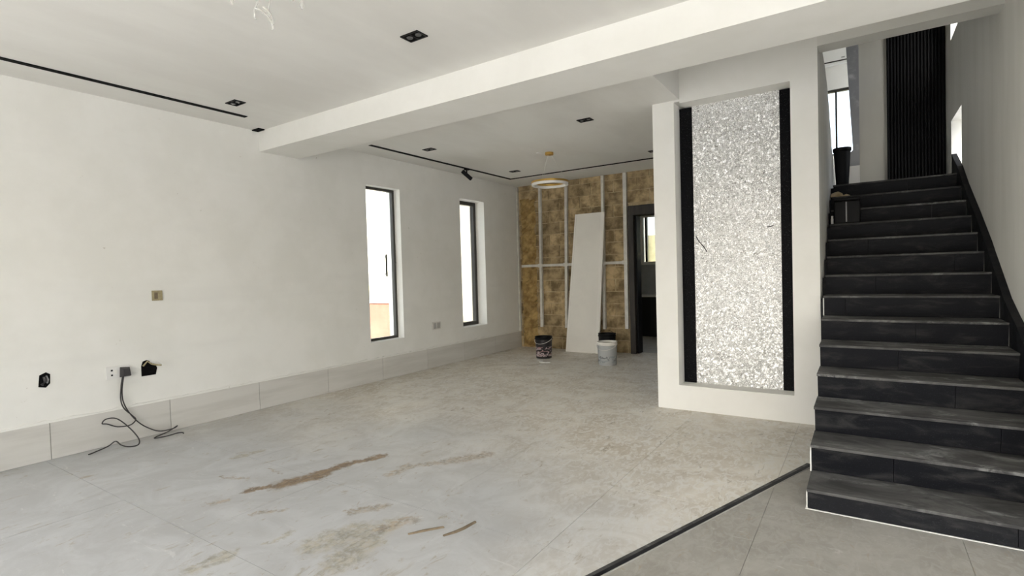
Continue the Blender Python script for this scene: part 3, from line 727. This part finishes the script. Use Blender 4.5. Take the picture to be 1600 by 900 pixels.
c1 = spline([(q+.075, 2.10, .645), (q+.06, 2.09, .55), (q+.05, 2.085, .42), (q+.045, 2.11, .33), (q+.05, 2.17, .25), (q+.05, 2.20, .20), (q+.05, 2.15, .16), (q+.05, 2.05, .17), (q+.05, 1.97, .215), (q+.05, 1.93, .23), (q+.06, 1.96, .265), (q+.07, 2.04, .25), (q+.12, 2.12, .15), (q+.20, 2.16, .05), (q+.26, 2.13, .008), (q+.24, 2.06, .008), (q+.16, 2.03, .02), (q+.10, 2.01, .05), (q+.10, 1.95, .02), (q+.14, 1.84, .008), (q+.17, 1.78, .006)])
tag(MB().tube(c1, .0055, 7).build('power_cable', 'cable', smooth_shade=True), 'thin dark cable curling left from the plug onto the floor', 'cable')
c2 = spline([(q+.07, 2.11, .64), (q+.05, 2.10, .52), (q+.045, 2.105, .40), (q+.045, 2.15, .28), (q+.05, 2.23, .16), (q+.06, 2.32, .08), (q+.08, 2.40, .04), (q+.07, 2.52, .035), (q+.06, 2.56, .05), (q+.09, 2.46, .02), (q+.13, 2.34, .008), (q+.17, 2.31, .006), (q+.20, 2.40, .008), (q+.20, 2.50, .012), (q+.22, 2.54, .008), (q+.25, 2.53, .006)])
tag(MB().tube(c2, .0055, 7).build('power_cable', 'cable', smooth_shade=True), 'thin dark cable trailing right from the plug along the skirting', 'cable')

# ------------------------------------------------------------------ pails
def pail(x, y, r, h, mat, rim, label, inside, handle_up):
    e = empty('paint_pail', (x, y, 0), label, 'pail')
    MB().lathe([(r*.90, .0), (r*.93, .01), (r, h-.05)], (x, y, 0), 32).build('body', mat, e, smooth_shade=True)
    MB().lathe([(r+.004, h-.052), (r+.010, h-.046), (r+.010, h-.036), (r+.003, h-.030), (r+.004, h-.012), (r+.008, h), (r-.006, h), (r-.010, h-.048)], (x, y, 0), 32, closed=True).build('rim', rim, e, smooth_shade=True)
    MB().lathe([(r-.011, h-.049), (r-.011, h-.030)], (x, y, 0), 32).build('contents', inside, e)
    pth = [(x+(r+.012)*math.cos(t), y-(r*.25+.0)*0 - (r+.014)*math.sin(t)*(.25 if handle_up else .98), h-.04+((r*.7)*math.sin(t) if handle_up else -(r*.55)*math.sin(t))) for t in [i*math.pi/14 for i in range(15)]]
    MB().tube(pth, .0035, 6).build('bail_handle', 'steel' if not handle_up else 'black', e)
pail(-4.745, 8.12, .150, .385, 'pail_black', 'black', 'black paint pail with printed label left of the leaning board', 'black', False)
pail(-3.450, 7.93, .155, .375, 'pail_white', 'gypsum_edge', 'dirty white paint pail standing right of the leaning board', 'mud', False)
pail(-3.82, 8.78, .150, .40, 'black', 'black', 'plain black pail half hidden behind the white pail', 'black', True)
for k, (x, y) in enumerate(((-4.62, 7.78), (-4.52, 7.66), (-4.43, 7.68))):
    w = (.05, .06, .045)[k]
    m = MB(); pts = [(x+w*(1+.3*math.sin(i*2.3+k))*math.cos(i*.785), y+w*.7*(1+.3*math.cos(i*1.7+k))*math.sin(i*.785)) for i in range(8)]
    tag(m.prism(pts, .0007, .008+.002*k, 'z').build('plaster_scrap', 'socket'), ('white plaster scrap on the floor closest to the black pail', 'largest white plaster scrap on the floor before the black pail', 'white plaster scrap on the floor, rightmost before the black pail')[k], 'scrap', 'plaster scraps on the floor')

# brown smears on the floor, built as thin raised strips
for pts, lb in (([(-2.22, 2.18), (-2.17, 2.26), (-2.10, 2.35)], 'short brown splinter lying flat on the floor, left one'), ([(-2.03, 2.27), (-2.0, 2.34), (-1.985, 2.40), (-1.975, 2.50)], 'longer bent brown splinter on the floor, right one')):
    m = MB(); n = len(pts)
    for i in range(n-1):
        a, b = pts[i], pts[i+1]; w0, w1 = (.012 if i else .005), (.012 if i < n-2 else .009)
        m.hexa([(a[0]-w0, a[1], .0007), (a[0]+w0, a[1], .0007), (b[0]+w1, b[1], .0007), (b[0]-w1, b[1], .0007)], [(a[0]-w0*.7, a[1], .009), (a[0]+w0*.7, a[1], .008), (b[0]+w1*.7, b[1], .010), (b[0]-w1*.7, b[1], .009)])
    tag(m.build('floor_smear', 'mud'), lb, 'smear', 'smears on the floor')

# ------------------------------------------------------------------ landing
d2 = empty('door_2', (.63, YK, ZLAND), 'black fluted door at the top of the stairs', 'door', kind='structure')
box('leaf', 'black_matte', (.306, .945, YK-.012, YK+.02, ZLAND, 5.35), d2)
for i in range(17):
    x = .312 + i*.0372
    box('slat', 'black', (x, x+.022, YK-.034, YK-.0125, ZLAND, 5.35), d2, bevel=.004)
mpn = tag(MB().prism([(-.02, 2.93), (-.02, 5.4), (-.215, 5.4), (-.177, 4.75), (-.13, 3.75), (-.10, 3.16), (-.20, 3.05), (-.20, 2.93)], YK-.03, YK+.0195, 'y').build('marble_slab', 'marble'), 'grey veined slab with a slanted edge on the landing wall', 'stone slab')
tag(box('plinth', 'gypsum_edge', (-.30, -.02, YK-.06, YK+.019, ZLAND, 2.925)), 'white block under the grey slab on the landing', 'plinth')
pb = empty('waste_bin', (-.235, 8.38, ZLAND), 'tall tapered black bin on the landing beside the torn wall', 'bin')
MB().lathe([(.065, 0), (.070, .01), (.098, .53), (.098, .54)], (-.215, 8.38, ZLAND), 20).build('body', 'black', pb, smooth_shade=True)
MB().lathe([(.098, .50), (.108, .51), (.108, .55), (.092, .55)], (-.215, 8.38, ZLAND), 20).build('rim', 'black', pb, smooth_shade=True)
yb_ = YS+10*T; zb_ = stepz(11)
tb = empty('tool_box', (-.15, yb_+.13, zb_), 'black tool box resting on an upper step by the wall', 'tool box')
box('case', 'black', (-.262, -.012, yb_+.03, yb_+.24, zb_, zb_+.25), tb, bevel=.012)
box('lid', 'black', (-.268, -.006, yb_+.024, yb_+.246, zb_+.251, zb_+.29), tb, bevel=.012)
box('latch', 'marble', (-.15, -.138, yb_+.020, yb_+.031, zb_+.02, zb_+.24), tb)
jr = empty('plastic_jar', (-.279, yb_+.0, zb_), 'small white jar squeezed between tool box and wall', 'jar')
MB().lathe([(.013, 0), (.0135, .06), (.010, .075)], (-.279, yb_+.05, zb_), 14).build('body', 'socket', jr, smooth_shade=True)
MB().lathe([(.011, .0755), (.011, .095)], (-.279, yb_+.05, zb_), 14).build('cap', 'socket', jr, smooth_shade=True)
import bmesh
def rock(x, y, z, r, label):
    bm = bmesh.new(); bmesh.ops.create_icosphere(bm, subdivisions=2, radius=r)
    for v in bm.verts: v.co *= random.uniform(.75, 1.15); v.co.z = max(v.co.z*.8, -r*.4)
    me = bpy.data.meshes.new('rubble'); bm.to_mesh(me); bm.free(); me.materials.append(MAT['mortar'])
    o = bpy.data.objects.new('rubble_lump', me); C.objects.link(o); o.location = (x, y, z+r*.4)
    tag(o, label, 'rubble', 'rubble on the top step')
rock(-.25, YS+12*T+.12, stepz(13), .07, 'brown rubble lump on the step below the landing by the torn wall')
rock(-.16, YS+12*T+.20, stepz(13), .045, 'smaller brown rubble lump farther from the torn wall')

# upstairs room seen over the torn wall
tag(box('wall_upper_side', 'white', (-1.95, -1.78, YK+.18, 12.5, ZLAND-.03, ROOF)), 'side wall of the upstairs room', 'wall', kind='structure')  # unseen wall, added to dim this room
tag(box('wall_upper_right', 'white', (XR, XR+.2, YK+.18, 11.3, ZLAND, ROOF)), 'right side wall of the upstairs room', 'wall', kind='structure')  # unseen wall, added to cut daylight, stopping short of the far end
w4 = empty('window_4', (-.5, 12.58, 3.70), 'upstairs window with dark frame under the air conditioner', 'window', kind='structure')
for b in ((-.95, -.91, 12.55, 12.62, 3.70, 5.02), (-.14, -.10, 12.55, 12.62, 3.70, 5.02), (-.43, -.395, 12.55, 12.62, 3.74, 4.98)): box('stile', 'frame', b, w4)
for b in ((-.91, -.14, 12.55, 12.62, 3.70, 3.74), (-.91, -.14, 12.55, 12.62, 4.97, 5.02)): box('rail', 'frame', b, w4)
box('pane', 'glass', (-.91, -.14, 12.582, 12.588, 3.74, 4.97), w4)
ac = empty('air_conditioner', (-.55, 12.38, 5.42), 'white split air conditioner high above the upstairs window', 'air conditioner')
box('body', 'ac', (-.98, -.17, 12.27, 12.499, 5.47, 5.86), ac, bevel=.02)
box('louvre', 'frame', (-.95, -.20, 12.262, 12.271, 5.475, 5.495), ac)
box('flap', 'ac', (-.95, -.20, 12.255, 12.30, 5.42, 5.468), ac, bevel=.005)
box('badge', 'marble', (-.31, -.25, 12.266, 12.2715, 5.53, 5.55), ac)

# ------------------------------------------------------------------ outdoors seen through the windows
tag(box('ground', 'paving', (-40, 40, -40, 50, -.45, -.26)), 'pale sunlit paving outside the windows', 'ground', kind='structure')
bw = empty('boundary_wall', (-14, 9.5, -.26), 'terracotta boundary wall outside the nearer slit window', 'garden wall')
box('wall_body', 'ext_orange', (-22, -9.2, 9.45, 9.65, -.26, .86), bw)
box('coping', 'ext_white', (-22, -9.16, 9.40, 9.70, .86, .93), bw)
tag(box('garden_panel', 'ext_cream', (-22, -8.9, 10.3, 10.45, -.26, 1.40)), 'cream wall strip above the terracotta boundary wall', 'garden wall')
nb = empty('neighbour_house', (-15, 14, -.26), 'white neighbouring house filling the view through the slit windows', 'house')
box('facade', 'ext_white', (-26, -6.9, 12.6, 20, -.26, 8.0), nb)
box('parapet', 'ext_white', (-26.1, -6.8, 12.5, 20.1, 8.0, 8.3), nb)
box('pilaster', 'ext_white', (-11.0, -10.3, 12.35, 12.59, -.26, 8.0), nb)
tag(box('rear_house', 'ext_cream', (-9, 3, 20.6, 25, -.26, 2.9)), 'cream house seen through the kitchen window', 'house')
